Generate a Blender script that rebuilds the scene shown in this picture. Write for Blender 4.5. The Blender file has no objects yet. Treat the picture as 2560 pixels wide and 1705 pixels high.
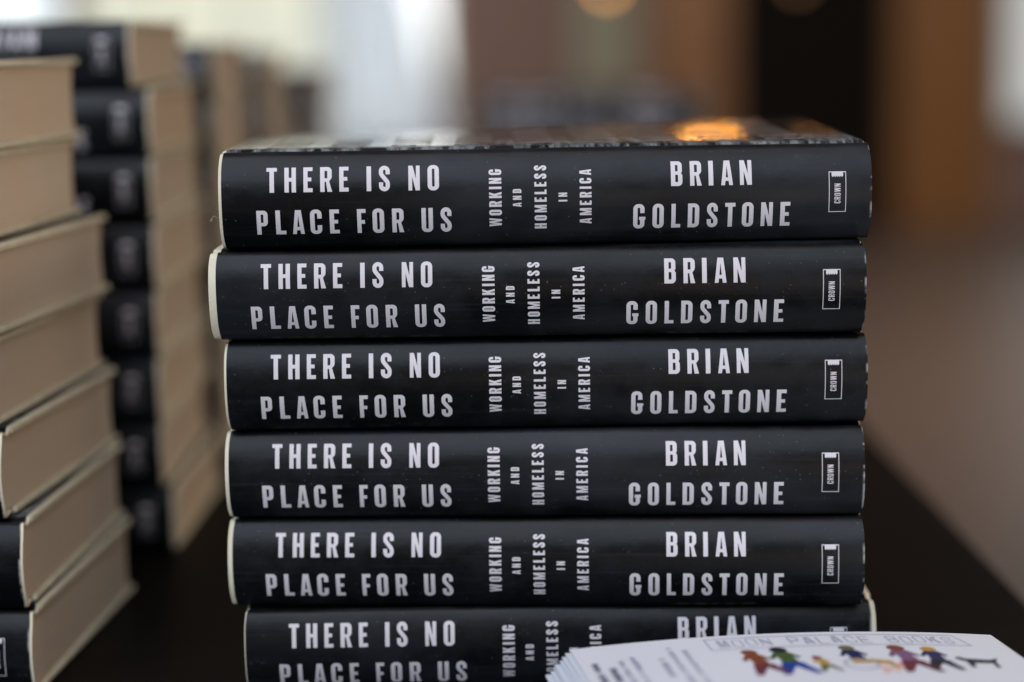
import bpy, bmesh, math, random
from mathutils import Vector, Matrix, Euler
from mathutils.geometry import tessellate_polygon
random.seed(7)
SC = bpy.context.scene
COL = SC.collection
MM = 0.001
TABLE_Z = 0.75
CAM_Z = TABLE_Z + 0.2516
R_ = math.radians

# ------------------------------------------------------------------ camera
PITCH, ROLL = R_(8.6486), -0.015226
fw = Vector((0, math.cos(PITCH), -math.sin(PITCH)))
up = Vector((0, math.sin(PITCH), math.cos(PITCH)))
rt = Vector((1, 0, 0))
rt, up = math.cos(ROLL)*rt + math.sin(ROLL)*up, -math.sin(ROLL)*rt + math.cos(ROLL)*up
cd = bpy.data.cameras.new('camera')
cd.lens, cd.sensor_width, cd.clip_start, cd.clip_end = 70.03, 36.0, 0.05, 100
cd.dof.use_dof = True
cd.dof.focus_distance = 0.741
cd.dof.aperture_fstop = 2.5
cam = bpy.data.objects.new('camera', cd); COL.objects.link(cam)
m = Matrix((rt, up, -fw)).transposed().to_4x4(); m.translation = (0, 0, CAM_Z)
cam.matrix_world = m
SC.camera = cam

# ------------------------------------------------------------------ world, lamps, exposure
w = bpy.data.worlds.new('World'); SC.world = w; w.use_nodes = True
bg = w.node_tree.nodes['Background']
bg.inputs[0].default_value = (0.62, 0.50, 0.42, 1); bg.inputs[1].default_value = 0.16
SC.view_settings.view_transform = 'Standard'
SC.view_settings.look = 'None'
SC.view_settings.exposure = 0.0
SC.view_settings.gamma = 1.0

def area(name, loc, target, sx, sy, power, color):
    l = bpy.data.lights.new(name, 'AREA'); l.shape = 'RECTANGLE'; l.size, l.size_y = sx, sy
    l.energy = power; l.color = color
    o = bpy.data.objects.new(name, l); COL.objects.link(o)
    o.location = loc
    o.rotation_euler = (Vector(target) - Vector(loc)).to_track_quat('-Z', 'Y').to_euler()
    return o
area('window_light_front', (-0.9, -1.9, 3.5), (0, 0.75, 0.85), 4.4, 2.8, 158, (0.76, 0.855, 1.0))
area('window_light_side', (-3.2, 5.2, 2.2), (0, 1.0, 0.9), 2.2, 1.6, 42, (0.90, 0.95, 1.0))
area('room_light_right', (2.4, 0.75, 2.1), (-0.2, 0.9, 0.9), 1.2, 0.9, 15, (1.0, 0.82, 0.64))
area('added_warm_bounce_fill', (0.9, -1.6, 0.75), (0, 0.74, 0.88), 1.8, 0.9, 8, (1.0, 0.82, 0.70))  # added fill lamp, stands in for warm bounce from table and floor
area('added_brown_sheen_strip', (0.2, 0.05, 2.7), (0.2, 0.35, 0.9), 2.6, 0.14, 6, (1.0, 0.56, 0.32))  # added overhead lamp, gives the brown sheen on the spine shoulder
area('ceiling_light', (0.6, 4.6, 3.2), (0.6, 10.5, 0.7), 3.0, 1.0, 120, (1.0, 0.86, 0.74))

# ------------------------------------------------------------------ materials
def mat(name, base, rough=0.5, spec=0.5):
    m = bpy.data.materials.new(name); m.use_nodes = True
    b = m.node_tree.nodes['Principled BSDF']
    b.inputs['Base Color'].default_value = (*base, 1)
    b.inputs['Roughness'].default_value = rough
    b.inputs['Specular IOR Level'].default_value = spec
    return m, m.node_tree.nodes, m.node_tree.links, b
def N(ns, t, **kw):
    n = ns.new(t)
    for k, v in kw.items():
        if k in ('operation', 'blend_type', 'data_type', 'feature', 'noise_dimensions', 'wave_type', 'bands_direction', 'use_clamp'): setattr(n, k, v)
        else: n.inputs[k].default_value = v
    return n
def coords(ns, ls, scale=(1, 1, 1), per_object=True):
    tc = ns.new('ShaderNodeTexCoord'); mp = ns.new('ShaderNodeMapping')
    mp.inputs['Scale'].default_value = scale
    ls.new(tc.outputs['Object'], mp.inputs['Vector'])
    if per_object:
        oi = ns.new('ShaderNodeObjectInfo')
        v = ns.new('ShaderNodeVectorMath'); v.operation = 'SCALE'; v.inputs['Scale'].default_value = 40.0
        cb = ns.new('ShaderNodeCombineXYZ')
        for i in range(3): ls.new(oi.outputs['Random'], cb.inputs[i])
        ls.new(cb.outputs[0], v.inputs[0]); ls.new(v.outputs[0], mp.inputs['Location'])
    return mp.outputs[0]
def ramp(ns, ls, src, p0, p1, c0=(0, 0, 0, 1), c1=(1, 1, 1, 1)):
    r = ns.new('ShaderNodeValToRGB')
    r.color_ramp.elements[0].position, r.color_ramp.elements[1].position = p0, p1
    r.color_ramp.elements[0].color, r.color_ramp.elements[1].color = c0, c1
    ls.new(src, r.inputs[0]); return r.outputs[0]
def mix(ns, ls, fac, a, b, mode='MIX'):
    n = ns.new('ShaderNodeMix'); n.data_type = 'RGBA'; n.blend_type = mode
    for sock, v in ((n.inputs[0], fac), (n.inputs[6], a), (n.inputs[7], b)):
        if isinstance(v, (float, int)): sock.default_value = v
        elif isinstance(v, tuple): sock.default_value = v if len(v) == 4 else (*v, 1)
        else: ls.new(v, sock)
    return n.outputs[2]

def dust_layers(ns, ls, per=True):
    """specks, dusty film and long rub marks shared by jacket materials"""
    v1 = N(ns, 'ShaderNodeTexVoronoi', Scale=800.0); ls.new(coords(ns, ls, (1, 1, 1), per), v1.inputs['Vector'])
    near = ramp(ns, ls, v1.outputs['Distance'], 0.05, 0.22, (1, 1, 1, 1), (0, 0, 0, 1))
    pick = ramp(ns, ls, v1.outputs['Color'], 0.78, 0.92)
    speck = mix(ns, ls, 1.0, near, pick, 'MULTIPLY')
    v2 = N(ns, 'ShaderNodeTexNoise', Scale=26.0, Detail=9.0, Roughness=0.72); ls.new(coords(ns, ls, (1, 1, 1.3), per), v2.inputs['Vector'])
    film = ramp(ns, ls, v2.outputs['Fac'], 0.44, 0.80)
    v3 = N(ns, 'ShaderNodeTexNoise', Scale=60.0, Detail=6.0, Roughness=0.75); ls.new(coords(ns, ls, (0.12, 6, 8), per), v3.inputs['Vector'])
    rub = ramp(ns, ls, v3.outputs['Fac'], 0.55, 0.80)
    return speck, film, rub

def jacket_material():
    m, ns, ls, b = mat('black_dust_jacket', (0.012, 0.015, 0.019), 0.36, 0.19)
    speck, film, rub = dust_layers(ns, ls)
    c = mix(ns, ls, film, (0.0036, 0.0044, 0.0054), (0.017, 0.020, 0.025))
    big = N(ns, 'ShaderNodeTexNoise', Scale=7.0, Detail=5.0, Roughness=0.6); ls.new(coords(ns, ls, (1, 1, 2.2)), big.inputs['Vector'])
    c = mix(ns, ls, ramp(ns, ls, big.outputs['Fac'], .50, .74), c, (0.021, 0.025, 0.031))
    rb = mix(ns, ls, 0.35, (0, 0, 0, 1), rub)
    c = mix(ns, ls, rb, c, (0.050, 0.055, 0.068))
    c = mix(ns, ls, mix(ns, ls, 0.55, (0, 0, 0, 1), speck), c, (0.30, 0.31, 0.33))
    # worn pale rim at both cut ends of the jacket, broken up by noise
    tc = ns.new('ShaderNodeTexCoord'); sp = ns.new('ShaderNodeSeparateXYZ'); ls.new(tc.outputs['Object'], sp.inputs[0])
    ab = N(ns, 'ShaderNodeMath', operation='MULTIPLY'); ab.inputs[1].default_value = 1.0; ls.new(sp.outputs[0], ab.inputs[0])
    mr = N(ns, 'ShaderNodeMapRange'); mr.inputs[1].default_value = 0.1196; mr.inputs[2].default_value = 0.1204
    ls.new(ab.outputs[0], mr.inputs[0])
    nz = N(ns, 'ShaderNodeTexNoise', Scale=160.0, Detail=4.0); ls.new(coords(ns, ls, (0.3, 1, 1)), nz.inputs['Vector'])
    wr = ramp(ns, ls, nz.outputs['Fac'], 0.50, 0.60)
    mul = mix(ns, ls, 1.0, mr.outputs[0], wr, 'MULTIPLY')
    c = mix(ns, ls, mul, c, (0.42, 0.42, 0.42))
    # window glare and wear painted pale where the cover board begins
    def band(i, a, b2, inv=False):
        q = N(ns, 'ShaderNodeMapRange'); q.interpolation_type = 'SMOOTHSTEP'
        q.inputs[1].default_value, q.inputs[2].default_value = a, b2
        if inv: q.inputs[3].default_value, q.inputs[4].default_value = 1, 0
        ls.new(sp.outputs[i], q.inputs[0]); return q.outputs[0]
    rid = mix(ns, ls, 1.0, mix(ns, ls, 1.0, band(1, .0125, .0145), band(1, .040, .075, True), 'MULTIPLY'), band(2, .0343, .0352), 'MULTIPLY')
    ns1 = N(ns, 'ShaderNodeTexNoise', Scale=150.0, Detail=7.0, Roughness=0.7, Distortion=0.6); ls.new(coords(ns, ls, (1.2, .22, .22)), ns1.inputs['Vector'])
    glare_wear = mix(ns, ls, 1.0, rid, ramp(ns, ls, ns1.outputs['Fac'], .45, .62), 'MULTIPLY')
    c = mix(ns, ls, glare_wear, c, (0.27, 0.31, 0.33))
    gloss_zone = mix(ns, ls, 1.0, band(1, .020, .030), band(2, .030, .034), 'MULTIPLY')
    ls.new(c, b.inputs['Base Color'])
    mr2 = N(ns, 'ShaderNodeMapRange'); mr2.inputs[3].default_value = 0.30; mr2.inputs[4].default_value = 0.55
    ls.new(film, mr2.inputs[0])
    mg = N(ns, 'ShaderNodeMapRange'); mg.inputs[3].default_value = 1.0; mg.inputs[4].default_value = 0.40; ls.new(gloss_zone, mg.inputs[0])
    mm = N(ns, 'ShaderNodeMath', operation='MULTIPLY'); ls.new(mr2.outputs[0], mm.inputs[0]); ls.new(mg.outputs[0], mm.inputs[1])
    ls.new(mm.outputs[0], b.inputs['Roughness'])
    n4 = N(ns, 'ShaderNodeTexNoise', Scale=900.0, Detail=3.0); ls.new(coords(ns, ls, (0.5, 1, 1)), n4.inputs['Vector'])
    n5 = N(ns, 'ShaderNodeTexNoise', Scale=70.0, Detail=3.0); ls.new(coords(ns, ls), n5.inputs['Vector'])
    ad = N(ns, 'ShaderNodeMath', operation='MULTIPLY_ADD'); ad.inputs[1].default_value = 0.12
    ls.new(n4.outputs['Fac'], ad.inputs[0]); ls.new(n5.outputs['Fac'], ad.inputs[2])
    bp = N(ns, 'ShaderNodeBump', Strength=0.35, Distance=0.0006); ls.new(ad.outputs[0], bp.inputs['Height'])
    ls.new(bp.outputs[0], b.inputs['Normal'])
    return m
def print_material():
    m, ns, ls, b = mat('pale_print', (0.62, 0.60, 0.66), 0.42, 0.4)
    speck, film, rub = dust_layers(ns, ls)
    c = mix(ns, ls, film, (0.73, 0.71, 0.755), (0.67, 0.645, 0.685))
    ls.new(c, b.inputs['Base Color'])
    return m
def cloth_material():
    m, ns, ls, b = mat('cream_cover_cloth', (0.74, 0.71, 0.60), 0.75, 0.25)
    n = N(ns, 'ShaderNodeTexNoise', Scale=120.0, Detail=5.0); ls.new(coords(ns, ls, (1, 1, 0.4)), n.inputs['Vector'])
    ls.new(mix(ns, ls, ramp(ns, ls, n.outputs['Fac'], 0.35, 0.75), (0.82, 0.80, 0.64), (0.68, 0.63, 0.48)), b.inputs['Base Color'])
    n2 = N(ns, 'ShaderNodeTexNoise', Scale=1500.0, Detail=2.0); ls.new(coords(ns, ls), n2.inputs['Vector'])
    bp = N(ns, 'ShaderNodeBump', Strength=0.4, Distance=0.0004); ls.new(n2.outputs['Fac'], bp.inputs['Height']); ls.new(bp.outputs[0], b.inputs['Normal'])
    return m
def pages_material():
    m, ns, ls, b = mat('cut_page_edges', (0.60, 0.52, 0.42), 0.85, 0.15)
    n = N(ns, 'ShaderNodeTexNoise', Scale=60.0, Detail=8.0, Roughness=0.8); ls.new(coords(ns, ls, (0.25, 0.25, 55)), n.inputs['Vector'])
    c = mix(ns, ls, ramp(ns, ls, n.outputs['Fac'], 0.3, 0.7), (0.62, 0.54, 0.43), (0.80, 0.71, 0.59))
    n2 = N(ns, 'ShaderNodeTexNoise', Scale=9.0, Detail=3.0); ls.new(coords(ns, ls), n2.inputs['Vector'])
    c = mix(ns, ls, ramp(ns, ls, n2.outputs['Fac'], 0.35, 0.7), c, (0.74, 0.59, 0.44))
    ls.new(c, b.inputs['Base Color'])
    bp = N(ns, 'ShaderNodeBump', Strength=0.5, Distance=0.0005); ls.new(n.outputs['Fac'], bp.inputs['Height']); ls.new(bp.outputs[0], b.inputs['Normal'])
    return m
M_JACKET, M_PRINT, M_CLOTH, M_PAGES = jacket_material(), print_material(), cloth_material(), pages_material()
M_EDGE = mat('white_paper_edge', (0.55, 0.54, 0.50), 0.8, 0.2)[0]
M_COVERPRINT = mat('cover_print', (0.26, 0.225, 0.21), 0.36, 0.35)[0]

def wood(name, c0, c1, rough, scale=(1, 1, 1), spec=0.5, bump=0.1):
    m, ns, ls, b = mat(name, c0, rough, spec)
    n = N(ns, 'ShaderNodeTexNoise', Scale=6.0, Detail=8.0, Roughness=0.65, Distortion=0.6); ls.new(coords(ns, ls, scale), n.inputs['Vector'])
    ls.new(mix(ns, ls, ramp(ns, ls, n.outputs['Fac'], 0.3, 0.72), c0, c1), b.inputs['Base Color'])
    bp = N(ns, 'ShaderNodeBump', Strength=bump, Distance=0.001); ls.new(n.outputs['Fac'], bp.inputs['Height']); ls.new(bp.outputs[0], b.inputs['Normal'])
    return m
M_TABLE = wood('black_table_laminate', (0.0026, 0.0023, 0.0022), (0.008, 0.0065, 0.0055), 0.5, (1, 14, 1), 0.06)
M_FLOOR = wood('brown_floor_boards', (0.115, 0.08, 0.064), (0.19, 0.14, 0.115), 0.38, (8, 0.7, 1))
M_WALL = wood('mauve_brown_plaster', (0.22, 0.145, 0.12), (0.27, 0.18, 0.15), 0.8, (1, 1, 1))
M_ORANGE = wood('amber_wood', (0.22, 0.092, 0.020), (0.29, 0.125, 0.027), 0.45, (5, 5, 0.5))
M_DARK = wood('dark_stained_wood', (0.005, 0.004, 0.0035), (0.009, 0.0075, 0.006), 0.8, (5, 5, 0.5), 0.1)
M_WHITE = mat('white_painted_wood', (0.72, 0.73, 0.70), 0.5)[0]
M_METAL = mat('blackened_steel', (0.02, 0.02, 0.02), 0.4)[0]
def emit(name, col, strength, var=None):
    m, ns, ls, b = mat(name, (0.2, 0.2, 0.2), 0.5)
    b.inputs['Emission Color'].default_value = (*col, 1); b.inputs['Emission Strength'].default_value = strength
    if var:
        n = N(ns, 'ShaderNodeTexNoise', Scale=1.4, Detail=2.0); ls.new(coords(ns, ls, (1, 1, 1)), n.inputs['Vector'])
        ls.new(mix(ns, ls, ramp(ns, ls, n.outputs['Fac'], 0.35, 0.65), col, var), b.inputs['Emission Color'])
    return m

# ------------------------------------------------------------------ object helpers
def empty(name, loc, rz=0, label=None, cat=None, group=None):
    o = bpy.data.objects.new(name, None); COL.objects.link(o)
    o.empty_display_size = 0.02
    o.location = loc; o.rotation_euler = (0, 0, rz)
    tag(o, label, cat, group); return o
def tag(o, label=None, cat=None, group=None, kind=None):
    if label: o['label'] = label
    if cat: o['category'] = cat
    if group: o['group'] = group
    if kind: o['kind'] = kind
    return o
def mesh_obj(name, me, parent=None, loc=None, rz=0):
    o = bpy.data.objects.new(name, me); COL.objects.link(o)
    if parent: o.parent = parent
    if loc is not None: o.location = loc
    if rz: o.rotation_euler = (0, 0, rz)
    return o
def new_mesh(name, verts, faces, mats, smooth=False, fmat=None):
    me = bpy.data.meshes.new(name); me.from_pydata(verts, [], faces)
    for mm in (mats if isinstance(mats, (list, tuple)) else [mats]): me.materials.append(mm)
    if fmat: me.polygons.foreach_set('material_index', fmat)
    if smooth: me.polygons.foreach_set('use_smooth', [True]*len(me.polygons))
    me.update(); return me
def box_mesh(name, x0, x1, y0, y1, z0, z1, material, bev=0.0, seg=2):
    bm = bmesh.new(); bmesh.ops.create_cube(bm, size=1)
    for v in bm.verts: v.co = ((x0+x1)/2+v.co.x*(x1-x0), (y0+y1)/2+v.co.y*(y1-y0), (z0+z1)/2+v.co.z*(z1-z0))
    if bev: bmesh.ops.bevel(bm, geom=bm.edges[:], offset=bev, segments=seg, affect='EDGES')
    me = bpy.data.meshes.new(name); bm.to_mesh(me); bm.free(); me.materials.append(material); return me

# ------------------------------------------------------------------ glyphs (unit cap height)
def arc(cx, cy, r, a0, a1, n=7):
    return [(cx+r*math.cos(R_(a0+(a1-a0)*i/n)), cy+r*math.sin(R_(a0+(a1-a0)*i/n))) for i in range(n+1)]
def rrect(x0, y0, x1, y1, r):
    return arc(x1-r, y1-r, r, 0, 90)+arc(x0+r, y1-r, r, 90, 180)+arc(x0+r, y0+r, r, 180, 270)+arc(x1-r, y0+r, r, 270, 360)
def stroke(pts, w):
    L, Rr = [], []
    for i, p in enumerate(pts):
        a = pts[max(i-1, 0)]; b = pts[min(i+1, len(pts)-1)]
        d = Vector((b[0]-a[0], b[1]-a[1])).normalized(); n = Vector((-d.y, d.x))*w/2
        L.append((p[0]+n.x, p[1]+n.y)); Rr.append((p[0]-n.x, p[1]-n.y))
    return L+Rr[::-1]
def glyph(ch, v=.175, h=.155):
    """returns (width, [outer, hole, hole...])"""
    r, k = .20, max(.03, .20-v)
    if ch == 'I': return v, [[(0, 0), (v, 0), (v, 1), (0, 1)]]
    if ch == 'T': w = .41; c = w/2; return w, [[(c-v/2, 0), (c+v/2, 0), (c+v/2, 1-h), (w, 1-h), (w, 1), (0, 1), (0, 1-h), (c-v/2, 1-h)]]
    if ch == 'H': w = .465; return w, [[(0, 0), (v, 0), (v, .43), (w-v, .43), (w-v, 0), (w, 0), (w, 1), (w-v, 1), (w-v, .58), (v, .58), (v, 1), (0, 1)]]
    if ch == 'L': w = .38; return w, [[(0, 0), (w, 0), (w, h), (v, h), (v, 1), (0, 1)]]
    if ch == 'E': w = .38; return w, [[(0, 0), (w, 0), (w, h), (v, h), (v, .43), (w-.05, .43), (w-.05, .58), (v, .58), (v, 1-h), (w, 1-h), (w, 1), (0, 1)]]
    if ch == 'F': w = .37; return w, [[(0, 0), (v, 0), (v, .40), (w-.04, .40), (w-.04, .55), (v, .55), (v, 1-h), (w, 1-h), (w, 1), (0, 1)]]
    if ch == 'O': w = .455; return w, [rrect(0, -.012, w, 1.012, r), rrect(v, h-.02, w-v, 1.02-h, min(k+.02, (w-2*v)/2-.004))]
    if ch == 'D': w = .455; return w, [[(0, 0)]+arc(w-r, r, r, 270, 360)+arc(w-r, 1-r, r, 0, 90)+[(0, 1)], [(v, h)]+arc(w-v-k, h+k, k, 270, 360)+arc(w-v-k, 1-h-k, k, 0, 90)+[(v, 1-h)]]
    if ch == 'C':
        w = .455; g = [(w, .645)]+arc(w-r, 1.012-r, r, 0, 90)+arc(r, 1.012-r, r, 90, 180)+arc(r, r-.012, r, 180, 270)+arc(w-r, r-.012, r, 270, 360)+[(w, .365), (w-v, .365)]
        kk = min(k, (w-2*v)/2-.004); y1 = 1.015-h-kk; y0 = h-.015+kk
        g += arc(w-v-kk, y0, kk, 360, 270)+arc(v+kk, y0, kk, 270, 180)+arc(v+kk, y1, kk, 180, 90)+arc(w-v-kk, y1, kk, 90, 0)+[(w-v, .645)]
        return w, [g]
    if ch == 'G':
        w = .455; g = [(w, .645)]+arc(w-r, 1.012-r, r, 0, 90)+arc(r, 1.012-r, r, 90, 180)+arc(r, r-.012, r, 180, 270)+arc(w-r, r-.012, r, 270, 360)+[(w, .36), (w+.035, .36), (w+.035, .49), (w*.52, .49), (w*.52, .36), (w-v, .36)]
        kk = min(k, (w-2*v)/2-.004); y1 = 1.015-h-kk; y0 = h-.015+kk
        g += arc(w-v-kk, y0, kk, 360, 270)+arc(v+kk, y0, kk, 270, 180)+arc(v+kk, y1, kk, 180, 90)+arc(w-v-kk, y1, kk, 90, 0)+[(w-v, .645)]
        return w+.02, [g]
    if ch == 'U':
        w = .455; kk = min(k, (w-2*v)/2-.004); y0 = h-.015+kk
        return w, [[(0, 1)]+arc(r, r-.012, r, 180, 270)+arc(w-r, r-.012, r, 270, 360)+[(w, 1), (w-v, 1)]+arc(w-v-kk, y0, kk, 360, 270)+arc(v+kk, y0, kk, 270, 180)+[(v, 1)]]
    if ch == 'S':
        w = .445; a = w/2-v/2; cx = w/2; cy1 = 1.012-v*.46-a; cy0 = v*.46-.012+a
        p = [(w-v/2, .66)]+[(w-v/2, .70)]+arc(cx, cy1, a, 0, 180, 12)+[(v/2, .715), (v/2+.012, .665), (v/2+.04, .62)]
        p += [(w-v/2-.04, .385), (w-v/2-.012, .34), (w-v/2, .29)]+arc(cx, cy0, a, 0, -180, 12)+[(v/2, .30), (v/2, .34)]
        return w, [stroke(p, v*.95)]
    if ch == 'P': w = .455; rr = .17; return w, [[(0, 0), (v, 0), (v, .36)]+arc(w-rr, .36+rr, rr, 270, 360)+arc(w-rr, 1-rr, rr, 0, 90)+[(0, 1)], [(v, .505)]+arc(w-v-k, .505+k, k, 270, 360)+arc(w-v-k, 1-h-k, k, 0, 90)+[(v, 1-h)]]
    if ch == 'R': w = .465; rr = .17; return w, [[(0, 0), (v, 0), (v, .40), (.235, .40), (w-v, 0), (w+.01, 0), (w-.105, .425)]+arc(w-rr, .44+rr, rr, 320, 360)+arc(w-rr, 1-rr, rr, 0, 90)+[(0, 1)], [(v, .54)]+arc(w-v-k, .54+k, k, 270, 360)+arc(w-v-k, 1-h-k, k, 0, 90)+[(v, 1-h)]]
    if ch == 'B': w = .465; rr = .17; return w, [[(0, 0)]+arc(w-rr, rr, rr, 270, 360)+[(w, .42), (w-.05, .51), (w-.012, .58)]+arc(w-rr-.012, 1-rr, rr, 0, 90)+[(0, 1)],
            [(v, h)]+arc(w-v-k, h+k, k, 270, 360)+arc(w-v-k, .45-k, k, 0, 90)+[(v, .45)], [(v, .585)]+arc(w-v-k-.01, .585+k, k, 270, 360)+arc(w-v-k-.01, 1-h-k, k, 0, 90)+[(v, 1-h)]]
    if ch == 'A': w = .49; return w, [[(0, 0), (.155, 0), (.178, .17), (w-.178, .17), (w-.155, 0), (w, 0), (w-.125, 1), (.125, 1)], [(.197, .31), (w/2, .80), (w-.197, .31)]]
    if ch == 'N': w = .47; return w, [[(0, 0), (v*.88, 0), (v*.88, .55), (w-v, 0), (w, 0), (w, 1), (w-v*.88, 1), (w-v*.88, .45), (v, 1), (0, 1)]]
    if ch == 'M': w = .62; c = w/2; return w, [[(0, 0), (.15, 0), (.15, .60), (c-.065, 0), (c+.065, 0), (w-.15, .60), (w-.15, 0), (w, 0), (w, 1), (w-.19, 1), (c, .42), (.19, 1), (0, 1)]]
    if ch == 'W': w = .70; c = w/2; return w, [[(.10, 0), (.255, 0), (c, .62), (w-.255, 0), (w-.10, 0), (w, 1), (w-.155, 1), (w-.195, .38), (c+.075, 1), (c-.075, 1), (.195, .38), (.155, 1), (0, 1)]]
    if ch == 'K': w = .48; return w, [[(0, 0), (v, 0), (v, .30), (.225, .40), (w-.18, 0), (w+.01, 0), (.335, .585), (w-.005, 1), (w-.195, 1), (v, .60), (v, 1), (0, 1)]]
    raise KeyError(ch)

def build_flat(polys, mapf, step=None, name='print', material=None):
    """polys: list of ([outer, holes...]) in 2-D metres; cut into bands, then mapped onto a surface"""
    bm = bmesh.new()
    for loops in polys:
        flat = [p for lp in loops for p in lp]
        vs = [bm.verts.new((p[0], p[1], 0)) for p in flat]
        for t in tessellate_polygon([[Vector((p[0], p[1], 0)) for p in lp] for lp in loops]):
            a, b, c = (flat[i] for i in t)
            if abs((b[0]-a[0])*(c[1]-a[1])-(b[1]-a[1])*(c[0]-a[0])) < 1e-12: continue
            try: bm.faces.new([vs[i] for i in t])
            except ValueError: pass
    if step:
        for ax, st in step:
            lo = min(v.co[ax] for v in bm.verts); hi = max(v.co[ax] for v in bm.verts)
            k = math.floor(lo/st)+1
            while k*st < hi:
                co = [0, 0, 0]; no = [0, 0, 0]; co[ax] = k*st; no[ax] = 1
                bmesh.ops.bisect_plane(bm, geom=bm.verts[:]+bm.edges[:]+bm.faces[:], plane_co=co, plane_no=no, dist=1e-7); k += 1
    bmesh.ops.recalc_face_normals(bm, faces=bm.faces)
    for f in bm.faces:
        if f.normal.z < 0: f.normal_flip()
    for v in bm.verts: v.co = mapf(v.co.x, v.co.y)
    me = bpy.data.meshes.new(name); bm.to_mesh(me); bm.free()
    me.materials.append(material); me.polygons.foreach_set('use_smooth', [True]*len(me.polygons)); return me

CAP = 9.33
def row_polys(text, spans, s0, cap=CAP):
    out = []
    for ch, (a, b) in zip(text, spans):
        wd, lp = glyph(ch); k = (b-a)/max(p[0] for p in lp[0])
        out.append([[(a+p[0]*k, s0+p[1]*cap) for p in l] for l in lp])
    return out
def turned_polys(text, x0, x1, sa, sb, v=.19):
    """reads upwards: cap height runs from x1 (baseline) to x0, text from s=sa up to s=sb"""
    cap = x1-x0; gl = [glyph(c, v, v*.85) for c in text]
    tot = sum(g[0] for g in gl)*cap; gap = ((sb-sa)-tot)/(len(text)-1); out = []; s = sa
    for wd, lp in gl:
        out.append([[(x1-p[1]*cap, s+p[0]*cap) for p in l] for l in lp]); s += wd*cap+gap
    return out
SP_TOP = [(-103.73, -99.9), (-97.14, -92.9), (-90.14, -86.77), (-83.96, -79.6), (-76.92, -73.5), (-66.83, -65.17), (-62.32, -58.27), (-51.41, -47.22), (-44.32, -40.13)]
SP_BOT = [(-107.81, -103.7), (-100.79, -97.1), (-94.64, -90.26), (-88.04, -83.75), (-80.83, -77.33), (-70.67, -67.5), (-64.99, -60.71), (-57.74, -53.4), (-46.85, -42.65), (-39.83, -35.76)]
AU_TOP = [(45.76, 49.99), (52.84, 57.15), (59.73, 61.46), (64.37, 68.73), (71.35, 75.76)]
AU_BOT = [(31.69, 36.2), (38.89, 43.04), (45.9, 49.27), (52.03, 56.23), (59.09, 63.11), (65.87, 69.66), (72.19, 76.44), (79.25, 83.63), (86.45, 90.09)]
def title_polys(): return row_polys('THEREISNO', SP_TOP, -.31)+row_polys('PLACEFORUS', SP_BOT, -16.2)
def author_polys(): return row_polys('BRIAN', AU_TOP, -.31)+row_polys('GOLDSTONE', AU_BOT, -16.2)
def subtitle_polys():
    return (turned_polys('WORKING', -21.7, -17.1, -14.4, 7.1)+turned_polys('AND', -12.92, -9.75, -7.0, -.45)+turned_polys('HOMELESS', -4.9, -.45, -15.6, 8.3)
            + turned_polys('IN', 3.98, 7.2, -5.3, -2.05)+turned_polys('AMERICA', 11.85, 16.2, -13.9, 6.5))
def mark_polys():
    x0, x1, y0, y1, t = 104.4, 110.85, -11.0, 4.15, .26
    out = [[[(x0, y0), (x1, y0), (x1, y1), (x0, y1)], [(x0+t, y0+t), (x1-t, y0+t), (x1-t, y1-t*1.3), (x0+t, y1-t*1.3)]]]
    a, b = 105.5, 109.75; n = 5; tz = []
    for i in range(n): tz += [(a+(b-a)*(i+.5)/n, 2.05), (a+(b-a)*(i+1)/n, 2.55)]
    out.append([[(a, y1-t*1.3-.001), (a, 2.5)]+tz[:-1]+[(b, 2.6), (b, y1-t*1.3-.001)]])
    return out+turned_polys('CROWN', 106.45, 108.75, -7.7, -.4, .15)

# ------------------------------------------------------------------ books
SR = 30.48; HALF = 120.5
class Shape:
    """cross-section of one book: rounded, slightly cocked spine, hinge groove, boards"""
    def __init__(s, T, rock, lift=0.0): s.T, s.rock, s.lift = T, rock, lift
    def spine(s, q, off=0.0):
        t = q/SR; y = SR*(1-math.cos(t)); z = SR*math.sin(t)
        y -= off*math.cos(t); z += off*math.sin(t)
        c, n = math.cos(s.rock), math.sin(s.rock)
        return c*y-n*z, n*y+c*z
    def outline(s):
        H = s.T/2; pts = []
        lo = -19.5
        while s.spine(lo)[1] < -(H-.9): lo += .05
        hi = 19.5
        while s.spine(hi)[1] > H-1.3: hi -= .05
        n = 26
        sp = [s.spine(lo+(hi-lo)*i/n) for i in range(n+1)]
        yt, zt = sp[-1]; yb, zb = sp[0]
        L = s.lift
        top = [(yt+.8, H-.85), (yt+2.0, H-.62), (yt+3.4, H-.95), (yt+5.0, H-1.6), (yt+6.6, H-1.75), (yt+8.0, H-1.2), (yt+9.0, H-.45), (yt+10.0, H-.08), (yt+11.5, H), (60, H+.3*L), (110, H+.65*L), (157.0, H+L), (157.9, H-.25+L), (158.2, H-.8+L), (158.2, H-2.7+L), (157.6, H-3.0+L), (95, H-3.0+.5*L)]
        bot = [(yb+.9, -H+.55), (yb+2.2, -H+.38), (yb+3.6, -H+.8), (yb+5.0, -H+1.4), (yb+6.6, -H+1.5), (yb+8.0, -H+1.0), (yb+9.2, -H+.35), (yb+10.4, -H+.05), (yb+12, -H), (60, -H), (110, -H), (157.0, -H), (157.9, -H+.25), (158.2, -H+.8), (158.2, -H+2.7), (157.6, -H+3.0), (95, -H+3.0)]
        s.nb, s.nt = len(bot), len(top)
        return bot[::-1]+sp+top
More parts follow.
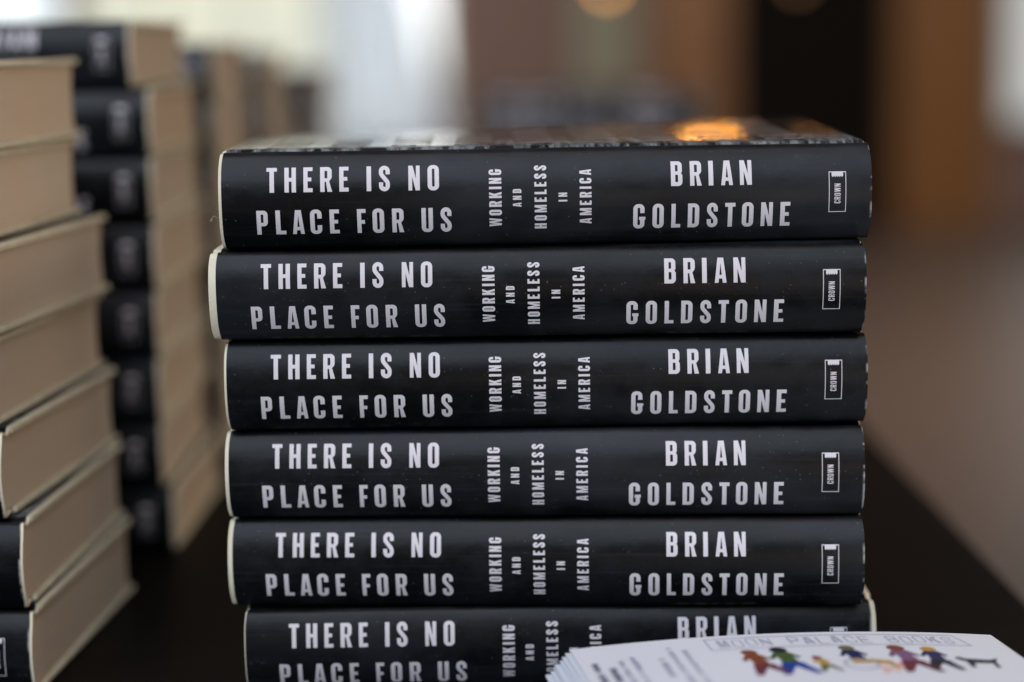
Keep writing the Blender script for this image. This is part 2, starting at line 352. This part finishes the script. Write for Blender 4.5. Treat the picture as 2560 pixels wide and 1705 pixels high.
def normals2(pts):
    out = []
    for i in range(len(pts)):
        a = pts[max(i-1, 0)]; b = pts[min(i+1, len(pts)-1)]
        d = Vector((b[0]-a[0], b[1]-a[1])); d = d.normalized() if d.length else Vector((1, 0))
        out.append(Vector((-d.y, d.x)))      # path runs bottom flap -> spine -> top flap; outward is to the left
    return out
def shell(name, pts, off0, off1, xs, T, mats, bow=0.0, wob=0.0, seed=0, crumple=None):
    nr = normals2(pts); rnd = random.Random(seed); ph = [rnd.uniform(0, 6.28) for _ in range(6)]
    O = [(p[0]+n.x*off0, p[1]+n.y*off0) for p, n in zip(pts, nr)]
    I = [(p[0]+n.x*off1, p[1]+n.y*off1) for p, n in zip(pts, nr)]
    verts, faces, fm = [], [], []; K = len(pts)
    for xi, x in enumerate(xs):
        for li, lst in enumerate((O, I)):
            for j, (y, z) in enumerate(lst):
                e = abs(x)/HALF
                dx = -math.copysign(bow*(abs(2*z/T))**6*max(0, e-.9)/.1, x)
                nn = nr[j]; d = wob*(math.sin(x*.045+ph[0]+j*.15)+.6*math.sin(x*.11+ph[1]-j*.22)+.4*math.sin(x*.23+ph[2]+j*.3))
                if y > 30: d *= .4
                dd = d
                if crumple:
                    cx, cy, cz, cr, ca = crumple
                    q = math.exp(-(((x-cx)/cr[0])**2+((y-cy)/cr[1])**2+((z-cz)/cr[2])**2))
                    dd += ca*q*(math.sin(x*.9+y*.7)+.5*math.sin(x*1.9-z*1.1)-.4)
                # outline path direction: outward is -normal for y-forward paths
                verts.append(((x+dx)*MM, (y-nn.x*dd*-1)*MM, (z+T/2+nn.y*dd)*MM))
    def idx(xi, li, j): return (xi*2+li)*K+j
    n = len(xs)
    for xi in range(n-1):
        for j in range(K-1):
            faces.append((idx(xi, 0, j), idx(xi, 0, j+1), idx(xi+1, 0, j+1), idx(xi+1, 0, j))); fm.append(0)
            faces.append((idx(xi, 1, j), idx(xi+1, 1, j), idx(xi+1, 1, j+1), idx(xi, 1, j+1))); fm.append(1)
    for xi, flip in ((0, 0), (n-1, 1)):
        for j in range(K-1):
            f = (idx(xi, 0, j), idx(xi, 1, j), idx(xi, 1, j+1), idx(xi, 0, j+1)); faces.append(f[::-1] if flip else f); fm.append(1)
    for j, flip in ((0, 0), (K-1, 1)):
        for xi in range(n-1):
            f = (idx(xi, 0, j), idx(xi+1, 0, j), idx(xi+1, 1, j), idx(xi, 1, j)); faces.append(f[::-1] if flip else f); fm.append(1)
    me = new_mesh(name, verts, faces, mats, True, fm)
    bm = bmesh.new(); bm.from_mesh(me); bmesh.ops.recalc_face_normals(bm, faces=bm.faces)
    ed = [e for e in bm.edges if len(e.link_faces) == 2 and e.calc_face_angle(0) > R_(50)]
    for e in ed: e.smooth = False
    bm.to_mesh(me); bm.free(); return me

def book_meshes(T, rock, lift=0, seed=0, wob=.05, crumple=None, case_dx=-.6, case_over=1.2, fine=True):
    S = Shape(T, rock, lift); pts = S.outline(); H = T/2; ms = {}
    nx = 48 if fine else 12
    xs = [-HALF+2*HALF*i/nx for i in range(nx+1)]
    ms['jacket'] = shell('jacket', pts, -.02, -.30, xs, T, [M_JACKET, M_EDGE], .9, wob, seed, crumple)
    # cloth case: spine strip over the hinge, and the two boards
    nb = S.nb; strip = pts[nb-11:len(pts)-S.nt+11]
    c0, c1 = -HALF-case_over+case_dx, HALF+case_over+case_dx
    xs2 = [c0+(c1-c0)*i/8 for i in range(9)]
    ms['case_spine'] = shell('case_spine', strip, -.36, -1.25, xs2, T, [M_CLOTH, M_CLOTH], .8)
    yt = pts[nb+26][0]; yb = pts[nb][0]
    bx = lambda y0, z0, z1, lf: board(c0, c1, y0, z0, z1, lf)
    def board(a, b, y0, z0, z1, lf):
        me = box_mesh('cover_board', a*MM, b*MM, y0*MM, 157.6*MM, z0*MM, z1*MM, M_CLOTH, .0004, 2)
        if fine:
            bm = bmesh.new(); bm.from_mesh(me)
            for ax, vals in ((0, range(-115, 120, 10)), (1, (30, 60, 85, 110, 135))):
                for q in vals:
                    co = [0, 0, 0]; no = [0, 0, 0]; co[ax] = q*MM; no[ax] = 1
                    bmesh.ops.bisect_plane(bm, geom=bm.verts[:]+bm.edges[:]+bm.faces[:], plane_co=co, plane_no=no)
            bm.to_mesh(me); bm.free()
        for v in me.vertices: v.co.z += lf*MM*max(0, min(1, (v.co.y/MM-10)/147))
        return me
    ms['cover_board'] = board(c0, c1, yt+10.5, T-2.85, T-.55, lift)
    ms['cover_board_low'] = board(c0, c1, yb+11, .55, 2.85, 0)
    # page block: rounded back, hollow fore-edge
    n = 14; prof = []
    z0, z1 = -H+3.15, H-3.15
    for i in range(n+1):
        z = z0+(z1-z0)*i/n; q = SR*math.asin(max(-.99, min(.99, z/SR))); y, zz = S.spine(q); prof.append((y+2.3+(1.5*(abs(z)/H)**4), z))
    for i in range(n+1):
        z = z1+(z0-z1)*i/n; prof.append((153.5-3.2*(1-(z/H)**2), z+(lift*.9*(z-z0)/(z1-z0) if lift else 0)))
    bm = bmesh.new(); L = []
    for x in (c0+2.0, c1-1.5): L.append([bm.verts.new((x*MM, y*MM, (z+H)*MM)) for y, z in prof])
    K = len(prof)
    for i in range(K): bm.faces.new((L[0][i], L[0][(i+1) % K], L[1][(i+1) % K], L[1][i]))
    bm.faces.new(L[0]); bm.faces.new(L[1])
    bmesh.ops.recalc_face_normals(bm, faces=bm.faces)
    me = bpy.data.meshes.new('page_block'); bm.to_mesh(me); bm.free(); me.materials.append(M_PAGES); ms['page_block'] = me
    # lettering on the spine
    def mp(x, q):
        y, z = S.spine(q+3.5, .10); return Vector((x*MM, y*MM, (z+H)*MM))
    def fl(polys): return polys
    st = [(1, 1.3)]
    for nm, pf in (('title_lettering', title_polys), ('subtitle_lettering', subtitle_polys), ('author_lettering', author_polys), ('publisher_mark', mark_polys)):
        ms[nm] = build_flat(pf(), mp, st if fine else [(1, 3.2)], nm, M_PRINT)
    return ms
def warp_cover(ms, T, left, right):
    """a cover board that has twisted a little: raised at the back on the right, sunk on the left"""
    for me in ms.values():
        for v in me.vertices:
            x, y, z = v.co
            if z > T/2*MM: v.co.z += (left+(right-left)*(x/MM+HALF)/(2*HALF))*MM*max(0, min(1, (y/MM-12)/146))*((z/MM-T/2)/(T/2))
def cover_print(T, lift, seedx=0):
    # large cover lettering: lines run from the spine to the fore-edge, heads towards -x
    polys = []
    lines = ['THERE', 'ISNO', 'PLACE', 'FORUS', 'WORKING', 'HOMELESS', 'AMERICA', 'BRIAN', 'GOLDSTONE']
    x = -106
    for ln in lines:
        cap = 15.0; k = 1.15; gl = [glyph(ch) for ch in ln]; tot = sum(g[0] for g in gl)*cap*k
        gap = min(9, (128-tot)/(len(ln)-1)); y = 24.0
        for wd, lp in gl:
            polys.append([[(x+cap-p[1]*cap, y+p[0]*cap*k) for p in l] for l in lp]); y += wd*cap*k+gap
        x += 23.8
    def mp(x, y):
        z = T+.14+(lift*(y-20)/138 if y > 20 else 0)
        return Vector((x*MM, y*MM, z*MM))
    return build_flat(polys, mp, [(0, 5), (1, 20)], 'cover_lettering', M_COVERPRINT)

PARTS = ('jacket', 'case_spine', 'cover_board', 'cover_board_low', 'page_block', 'title_lettering', 'subtitle_lettering', 'author_lettering', 'publisher_mark')
def make_book(ms, loc, rz, label, group, skip=()):
    r = empty('book', loc, rz, label, 'book', group)
    for k in PARTS:
        if k in skip: continue
        mesh_obj('cover_board' if k == 'cover_board_low' else k, ms[k], r)
    return r
ORD = ['top', 'second', 'third', 'fourth', 'fifth', 'sixth', 'seventh', 'eighth', 'ninth']

# front, sharp stack: measured x, y, centre height below the camera, yaw, rock, thickness, case shift, case overhang
FRONT = [
 (14.05, 737.0, -54.85, .020, -.133, 36.7, -.55, .55, 'top book of the sharp middle stack, with lamp glare on its cover'),
 (10.96, 732.5, -90.4, -.009, -.055, 34.3, -1.4, 1.4, 'black book second from the top of the sharp middle stack, jutting furthest left'),
 (12.86, 737.8, -125.3, -.007, -.103, 35.1, -.45, .45, 'black book third from the top of the sharp middle stack'),
 (11.71, 738.3, -160.3, -.036, -.145, 34.8, -.7, .7, 'black book fourth from the top of the sharp middle stack, upper right corner scuffed'),
 (11.70, 737.8, -195.3, -.051, -.145, 35.2, -.95, .9, 'black book fifth from the top of the sharp middle stack'),
 (16.37, 740.2, -230.6, .008, -.037, 35.2, .65, 1.05, 'bottom black book of the sharp middle stack, half hidden by the white cards'),
]
for i, (x, y, zc, yaw, rock, T, cdx, cov, lab) in enumerate(FRONT):
    zc -= 3.45; y -= .26; rock += .115
    lift = 0
    crump = (117, 6, T/2-1, (8, 9, 6), .16) if i == 0 else ((116, 6, T/2-2, (9, 6, 9), .14) if i == 3 else None)
    ms = book_meshes(T, rock, lift, 20+i, .06, crump, cdx, cov, True)
    if i == 0:
        ms['cover_lettering'] = cover_print(T, 0); warp_cover(ms, T, -1.9, 2.6)
    b = make_book(ms, (x*MM, y*MM, CAM_Z+(zc-T/2)*MM+(.0004 if i == 5 else 0)), yaw, lab, 'books in the sharp middle stack')
    if i == 0: mesh_obj('cover_lettering', ms['cover_lettering'], b)

    if i == 0:
        cu = bpy.data.curves.new('loose_thread', 'CURVE'); cu.dimensions = '3D'; cu.bevel_depth = .00006; sp_ = cu.splines.new('NURBS')
        P = [(-121.4, 3, 12.5), (-122.4, 2, 12.2), (-123.3, 1, 13.4), (-124.6, 1.5, 12.4), (-124.2, 1, 11.2), (-125.2, 1, 11.6)]
        sp_.points.add(len(P)-1); sp_.order_u = 3; sp_.use_endpoint_u = True
        for q, p in zip(sp_.points, P): q.co = (p[0]*MM, p[1]*MM, p[2]*MM, 1)
        cu.materials.append(M_CLOTH); tmp = bpy.data.objects.new('tmp', cu); COL.objects.link(tmp)
        me = bpy.data.meshes.new_from_object(tmp.evaluated_get(bpy.context.evaluated_depsgraph_get())); bpy.data.objects.remove(tmp)
        mesh_obj('loose_thread', me, b)

# standard meshes for the other stacks
STD = {T: book_meshes(T, 0.0, 0, 3, .05, None, 0, .9, False) for T in (35.0, 32.4, 35.9)}
def stack(n, T, xr, y, tops, yaws, where, group, jx=1.5, zlow=TABLE_Z, dxs=None, dys=None, zgap=0.0):
    """xr: x of the right (tail) end of the spines; bottom book first in the arrays"""
    rnd = random.Random(hash(where) % 1000 if False else len(where)*7+n)
    for k in range(n):
        dx = dxs[k] if dxs else rnd.uniform(-jx, jx); dy = dys[k] if dys else rnd.uniform(-2, 2)
        yaw = yaws[k] if isinstance(yaws, (list, tuple)) else yaws+rnd.uniform(-.012, .012)
        ox = xr+dx-HALF*math.cos(yaw); oy = y+dy-HALF*math.sin(yaw)
        o = n-1-k
        lab = ('bottom' if o == n-1 else ORD[o] if o == 0 else ORD[o]+' from the top')
        make_book(STD[T], (ox*MM, oy*MM, zlow+.0003+k*(T+zgap)*MM), yaw,
                  ('%s black book in the ' % lab)+where, group)
# nearest left stack (page ends towards the camera's right)
yw = [-.062, -.055, -.09, -.095, -.11, -.085, -.085]
stack(7, 35.0, -184, 743, None, yw, 'left foreground stack, its cream page ends showing', 'books in the left foreground stack',
      dxs=[-4, -6, -13, -18, -17, -24, -22], dys=[-1, 0, 2, 1, 2, 0, -2], zgap=.1)
stack(8, 32.4, -174, 966, None, 0, 'blurred stack directly behind the left foreground stack', 'books in the second left stack',
      dxs=[4, 0, -.5, 0, .3, -.2, 0, -8], zgap=.5)
stack(7, 35.9, -178, 1200, None, 0, 'blurred third stack of the left row', 'books in the third left stack')
stack(7, 35.0, -177, 1450, None, 0, 'blurred fourth stack of the left row', 'books in the fourth left stack')
stack(7, 32.4, -172, 1800, None, 0, 'farthest stack of the left row', 'books in the farthest left stack')
stack(6, 32.4, 212, 2150, None, 0, 'far blurred stack seen over the middle stack', 'books in the far middle stack', jx=4)

# ------------------------------------------------------------------ table
t = empty('table', (-.45, 1.3, 0), 0, 'long black table that carries all the stacks of books', 'table')
mesh_obj('tabletop', box_mesh('tabletop', -.75, .679, -.95, 1.35, TABLE_Z-.03, TABLE_Z, M_TABLE, .003), t)
for sx, sy in ((-.68, -.88), (.61, -.88), (-.68, 1.28), (.61, 1.28)):
    mesh_obj('leg', box_mesh('leg', sx-.025, sx+.025, sy-.025, sy+.025, 0, TABLE_Z-.03, M_METAL, .003), t)

# ------------------------------------------------------------------ cards
M_CARD = None
def card_material():
    m, ns, ls, b = mat('white_card_stock', (0.80, 0.80, 0.83), 0.4, 0.4)
    n = N(ns, 'ShaderNodeTexNoise', Scale=14.0, Detail=3.0); ls.new(coords(ns, ls), n.inputs['Vector'])
    ls.new(mix(ns, ls, ramp(ns, ls, n.outputs['Fac'], .3, .7), (0.79, 0.84, 0.93), (0.82, 0.87, 0.95)), b.inputs['Base Color'])
    return m
M_CARD = card_material()
CW, CL = 158.5, 108.0
def card_z(u, v, a=5.2):     # u along the back edge (0..CW), v towards the camera (0..CL)
    q = u/CW
    return (-13.8*q*q+9.7*q-.2)*(1-.25*v/CL) + .5*math.sin(v/CL*2.2)
def card_map(u, v, lift=0.0): return Vector((u*MM, -v*MM, (card_z(u, v)+lift)*MM))
def card_mesh():
    nu, nv = 22, 8; V, F = [], []
    for s in (0, .42):
        for j in range(nv+1):
            for i in range(nu+1): V.append(tuple(card_map(CW*i/nu, CL*j/nv, s-.42)))
    K = (nu+1)*(nv+1); ix = lambda s, i, j: s*K+j*(nu+1)+i
    for j in range(nv):
        for i in range(nu):
            F.append((ix(1, i, j), ix(1, i, j+1), ix(1, i+1, j+1), ix(1, i+1, j))); F.append((ix(0, i, j), ix(0, i+1, j), ix(0, i+1, j+1), ix(0, i, j+1)))
    for i in range(nu):
        F.append((ix(0, i, 0), ix(1, i, 0), ix(1, i+1, 0), ix(0, i+1, 0))); F.append((ix(1, i, nv), ix(0, i, nv), ix(0, i+1, nv), ix(1, i+1, nv)))
    for j in range(nv):
        F.append((ix(1, 0, j), ix(0, 0, j), ix(0, 0, j+1), ix(1, 0, j+1))); F.append((ix(0, nu, j), ix(1, nu, j), ix(1, nu, j+1), ix(0, nu, j+1)))
    return new_mesh('card', V, F, M_CARD, False)
CM = card_mesh(); CYAW = R_(8.4)
card_top = CAM_Z-.2171
rnd = random.Random(11)
NC = 27
gap_c = (card_top-TABLE_Z-.0006)/NC
TOPCARD = None
for k in range(NC):
    z = card_top-k*gap_c
    if k == 0: dx, dy, dr = 0, 0, 0
    else:
        dx = -1.15*min(k, 7)-rnd.uniform(0, 1.2)+(.25*max(0, k-7)); dy = rnd.uniform(-.5, .2)-.28*min(k, 6); dr = rnd.uniform(-.004, .004)
    lab = 'uppermost white card, printed with coloured walking figures and a framed heading' if k == 0 else 'plain white edge of a card in the pile under the printed one'
    r = mesh_obj('card', CM, None, (.01898+dx*MM, .690+dy*MM, z), CYAW+dr)
    if k == 0:
        tag(r, lab, 'card'); r['group'] = 'pile of white cards'; TOPCARD = r
    else:
        tag(r, lab, 'card', 'pile of white cards')
def ink(name, col): return mat(name, col, .4)[0]
INK = {k: ink('ink_'+k, c) for k, c in dict(navy=(.02, .025, .10), blue=(.02, .06, .35), green=(.07, .12, .03), rust=(.24, .06, .02), amber=(.55, .33, .06), plum=(.22, .03, .10), violet=(.22, .11, .24),
       skin=(.50, .28, .17), black=(.015, .016, .03), lilac=(.36, .36, .52), wine=(.16, .03, .05), peach_glare=(.85, .42, .25), olive=(.16, .16, .06), gray=(.48, .49, .60)).items()}
def on_card(name, polys, inkn, lift=.12, parent=None):
    mp = lambda x, y: card_map(x, y, lift)
    # printed shapes are given in (u, v); flip so faces look up
    me = build_flat([[[(p[0], p[1]) for p in l] for l in lp] for lp in polys], mp, [(0, 6), (1, 9)], name, INK[inkn])
    me.flip_normals()
    return mesh_obj(name, me, parent or TOPCARD)
def circ(cx, cy, r, n=14, ry=None): return [(cx+r*math.cos(6.2832*i/n), cy+(ry or r)*math.sin(6.2832*i/n)) for i in range(n)]
# framed heading, outlined letters: MOON PALACE BOOKS (letter tops point to the back edge)
def heading(u0, u1, v0, v1):
    txt = 'MOON PALACE BOOKS'; cap = (v1-v0); n = len(txt); pitch = (u1-u0)/n; out = []
    for i, ch in enumerate(txt):
        if ch == ' ': continue
        wd, lp = glyph(ch, .075, .075); kx = pitch*.74/wd
        jit = math.sin(i*2.1)*.5
        out.append([[(u0+i*pitch+p[0]*kx, v1-p[1]*cap+jit) for p in l] for l in lp])
    return out
on_card('heading_lettering', heading(52, 141, 6.0, 14.2), 'gray')
on_card('heading_frame', [[[(48, 3.6), (142, 3.6), (145, 17), (48, 17)], [(48.7, 4.3), (141.6, 4.3), (144.1, 16.3), (48.7, 16.3)]]], 'gray', .10)
# lines of small type that run towards the camera at the left of the card
def type_line(u, v0, v1, size, seed):
    r = random.Random(seed); out = []; v = v0
    while v < v1:
        L = r.uniform(.6, 1.0)*size
        out.append([[(u, v), (u+size*r.uniform(.7, 1.2), v), (u+size*r.uniform(.7, 1.2), v+L), (u, v+L)]]); v += L+size*(.35 if r.random() < .84 else 1.3)
    return out
tl = []
for u, v0, v1, s, ik in ((4, 20, 84, 2.3, 'navy'), (9, 27, 41, 2.3, 'navy'), (13.6, 20, 80, 1.9, 'lilac'), (18.2, 17, 86, 1.9, 'lilac'), (27.6, 21.5, 41, 2.3, 'lilac'), (32.6, 10, 88, 2.1, 'gray'), (37.6, 14, 88, 2.1, 'gray')):
    on_card('type_line', type_line(u, v0, v1, s, int(u*3)), ik)
# walking figures: heads towards the back edge, feet towards the camera
def figure(u, v, s, head, torso, legs, lean=0, extra=None, dog=False, seat=False):
    r = empty('printed_figure', (0, 0, 0)); r.parent = TOPCARD
    P = lambda pts: [(u+p[0]*s+lean*p[1]*s, v+p[1]*s) for p in pts]
    if dog:
        on_card('body', [[P([(-7, 3), (-5.5, 1), (-3.5, 3), (4, 4), (7, 2), (5.5, 6), (5.5, 12), (4.2, 12), (4, 7.5), (-2, 7.5), (-2.4, 12), (-3.8, 12), (-4, 6)])]], torso, .13, r); return
    on_card('head', [[P(circ(0, 2.2, 2.3))]], head, .15, r)
    on_card('torso', [[P([(-2.0, 4.2), (2.0, 4.2), (4.0, 8.4), (3.2, 9.4), (1.9, 7.6), (2.2, 13), (-2.2, 13), (-1.9, 7.6), (-3.6, 9.8), (-4.2, 8.6)])]], torso, .12, r)
    if seat:
        on_card('legs', [[P([(-2.8, 12.6), (3.4, 12.6), (8.4, 14.6), (8.6, 20), (6.8, 20), (6.4, 16.4), (-2.8, 16)])]], legs, .13, r)
        on_card('wheel', [[P(circ(-1, 17, 5, 18)), P(circ(-1, 17, 4.2, 18))]], 'gray', .14, r); return
    on_card('legs', [[P([(-2.8, 12.8), (2.8, 12.8), (5.2, 22), (3.4, 22.3), (0.2, 15.8), (-3.2, 22.3), (-5.0, 22)])]], legs, .13, r)
figure(60, 19, 1.28, 'rust', 'rust', 'wine', .10)
figure(71, 17.5, 1.38, 'black', 'green', 'blue', .05)
figure(82, 29, .78, 'plum', 'amber', 'olive', .1)
figure(96, 18, 1.26, 'olive', 'navy', 'amber', .05, seat=True)
figure(114, 18, 1.42, 'rust', 'violet', 'wine', .05)
figure(126, 19.5, 1.25, 'amber', 'navy', 'black', -.05)
figure(140, 30, 1.15, 'black', 'black', 'black', -.1, dog=True)
on_card('painted_lamp_glare', [[circ(107+random.uniform(-6, 5), 44+random.uniform(-7, 7), random.uniform(.8, 1.7), 8)] for _ in range(16)], 'peach_glare', .11)  # peach spots painted on the card for the lamp's orange glare

# ------------------------------------------------------------------ room
fl = mesh_obj('floor', new_mesh('floor', [(-9, -4, 0), (9, -4, 0), (9, 11, 0), (-9, 11, 0)], [(0, 1, 2, 3)], M_FLOOR)); fl['kind'] = 'structure'
WY = 10.5
wl = mesh_obj('back_wall', box_mesh('back_wall', -9, 9, WY, WY+.2, 0, 3.6, M_WALL)); wl['kind'] = 'structure'
def panel_thing(name, label, cat, x0, x1, z0, z1, d, mt):
    o = mesh_obj(name, box_mesh(name, x0, x1, WY-d, WY-.002, z0, z1, mt, .01)); tag(o, label, cat); return o
# windows on the left: frame and bright panes
M_PANE = emit('daylit_pane', (0.64, 0.66, 0.54), 1.05, (0.74, 0.74, 0.56))
M_PANE2 = emit('bright_daylit_pane', (0.78, 0.87, 0.90), 1.35)
def window(x0, x1, z0, z1, nx, label, mt):
    r = empty('window', ((x0+x1)/2, WY-.01, z0), 0, label, 'window'); W = (x1-x0); H = z1-z0; f = .03
    def bar(nm, a, b, c, d): mesh_obj(nm, box_mesh(nm, a, b, -.07, -.004, c, d, M_WHITE, .004), r)
    bar('frame', -W/2-f, -W/2, -f, H+f); bar('frame', W/2, W/2+f, -f, H+f); bar('sill', -W/2, W/2, -f, 0); bar('frame', -W/2, W/2, H, H+f)
    for i in range(nx):
        a = -W/2+W*i/nx; b = -W/2+W*(i+1)/nx
        mesh_obj('pane', box_mesh('pane', a+.012, b-.012, -.03, -.008, 0.001, H-.001, mt), r)
        if i: bar('mullion', a-.009, a+.009, 0, H)
window(-3.7, -2.33, .62, 2.5, 2, 'blurred bright window at the far left, over the left book stacks', M_PANE2)
window(-2.2, -.97, .62, 2.5, 3, 'blurred cream window between the left stacks and the white curtain', M_PANE)
window(-.90, -.36, .40, 2.5, 1, 'glowing pane added behind the white curtain to light it', emit('curtain_backlight_pane', (.88, .91, .90), 2.3))  # added glowing pane that brightens the curtain from behind
window(2.62, 3.6, .55, 2.5, 2, 'blurred pale window at the right edge, beside the amber post', emit('dull_daylit_pane', (.74, .78, .76), .72))
# white curtain
def curtain(xt0, xt1, xb0, xb1, zt, zb, y):
    V, F = [], []; nu, nv = 60, 14
    for j in range(nv+1):
        q = j/nv; a = xt0+(xb0-xt0)*q**1.4; b = xt1+(xb1-xt1)*q**1.4
        for i in range(nu+1):
            p = i/nu; V.append((a+(b-a)*p, y+.035*math.sin(p*38+q*1.2), zt+(zb-zt)*q))
    for j in range(nv):
        for i in range(nu): k = j*(nu+1)+i; F.append((k, k+1, k+nu+2, k+nu+1))
    m, ns, ls, b_ = mat('white_voile', (0.74, 0.77, 0.82), .8, .2)
    tr = ns.new('ShaderNodeBsdfTranslucent'); tr.inputs[0].default_value = (.88, .91, .94, 1)
    mx = ns.new('ShaderNodeMixShader'); mx.inputs[0].default_value = .8
    ls.new(b_.outputs[0], mx.inputs[1]); ls.new(tr.outputs[0], mx.inputs[2]); ls.new(mx.outputs[0], ns['Material Output'].inputs['Surface'])
    me = new_mesh('curtain', V, F, m, True); o = mesh_obj('curtain', me)
    md = o.modifiers.new('thickness', 'SOLIDIFY'); md.thickness = .003
    return tag(o, 'white curtain that flares towards the floor, left of the brown wall', 'curtain')
curtain(-.93, -.66, -.95, -.27, 2.6, .35, WY-.35)
# posts, doorway
panel_thing('wooden_post', 'amber wooden post left of the dark doorway', 'post', .76, 1.14, 0, 3.2, .16, M_ORANGE)
panel_thing('dark_doorway', 'tall dark doorway between the two amber posts', 'door', 1.17, 1.98, 0, 3.2, .12, M_DARK)
panel_thing('wooden_post', 'broad amber wooden post right of the dark doorway', 'post', 2.01, 2.50, 0, 3.2, .16, M_ORANGE)
nb = empty('notice_board', (.50, WY-.004, 1.0), 0, 'muted grey-green notice board on the brown wall left of the amber post', 'notice board')
mesh_obj('board_frame', box_mesh('board_frame', -.17, .17, -.03, 0, -.30, .95, M_DARK, .006), nb)
mesh_obj('pinned_sheet', box_mesh('pinned_sheet', -.155, .155, -.036, -.0301, -.285, .935, mat('sage_paper', (.33, .33, .25), .8)[0]), nb)
# pendant lamps
def pendant(x, y, z, power, label, r=.014, col=(1.0, .39, .07)):
    p = empty('pendant_lamp', (x, y, z), 0, label, 'lamp', 'hanging bulbs')
    bm = bmesh.new(); bmesh.ops.create_uvsphere(bm, u_segments=20, v_segments=12, radius=r)
    for v in bm.verts:
        if v.co.z > 0: v.co.z *= 1.5
    me = bpy.data.meshes.new('bulb'); bm.to_mesh(me); bm.free(); me.materials.append(emit('warm_bulb', col, power)); mesh_obj('bulb', me, p)
    bm = bmesh.new(); bmesh.ops.create_cone(bm, cap_ends=True, segments=16, radius1=r*.8, radius2=r*.7, depth=.04, matrix=Matrix.Translation((0, 0, r*1.5+.018)))
    me = bpy.data.meshes.new('socket'); bm.to_mesh(me); bm.free(); me.materials.append(M_METAL); mesh_obj('socket', me, p)
    mesh_obj('cord', box_mesh('cord', -.003, .003, -.003, .003, r*1.5+.038, 3.4-z, M_METAL), p)
pendant(.297, 6.0, CAM_Z+.150, 7, 'warm bulb showing as a pale disc above the middle stack')
pendant(.95, 6.6, CAM_Z+.168, .7, 'dim warm bulb at the top edge before the dark doorway')
pendant(.50, 5.0, CAM_Z+.32, 105, 'bright warm bulb above the frame that glares on the top book', .02)
pendant(.80, 5.2, CAM_Z+.30, 9, 'small warm bulb above the frame, right of the bright one', .014)
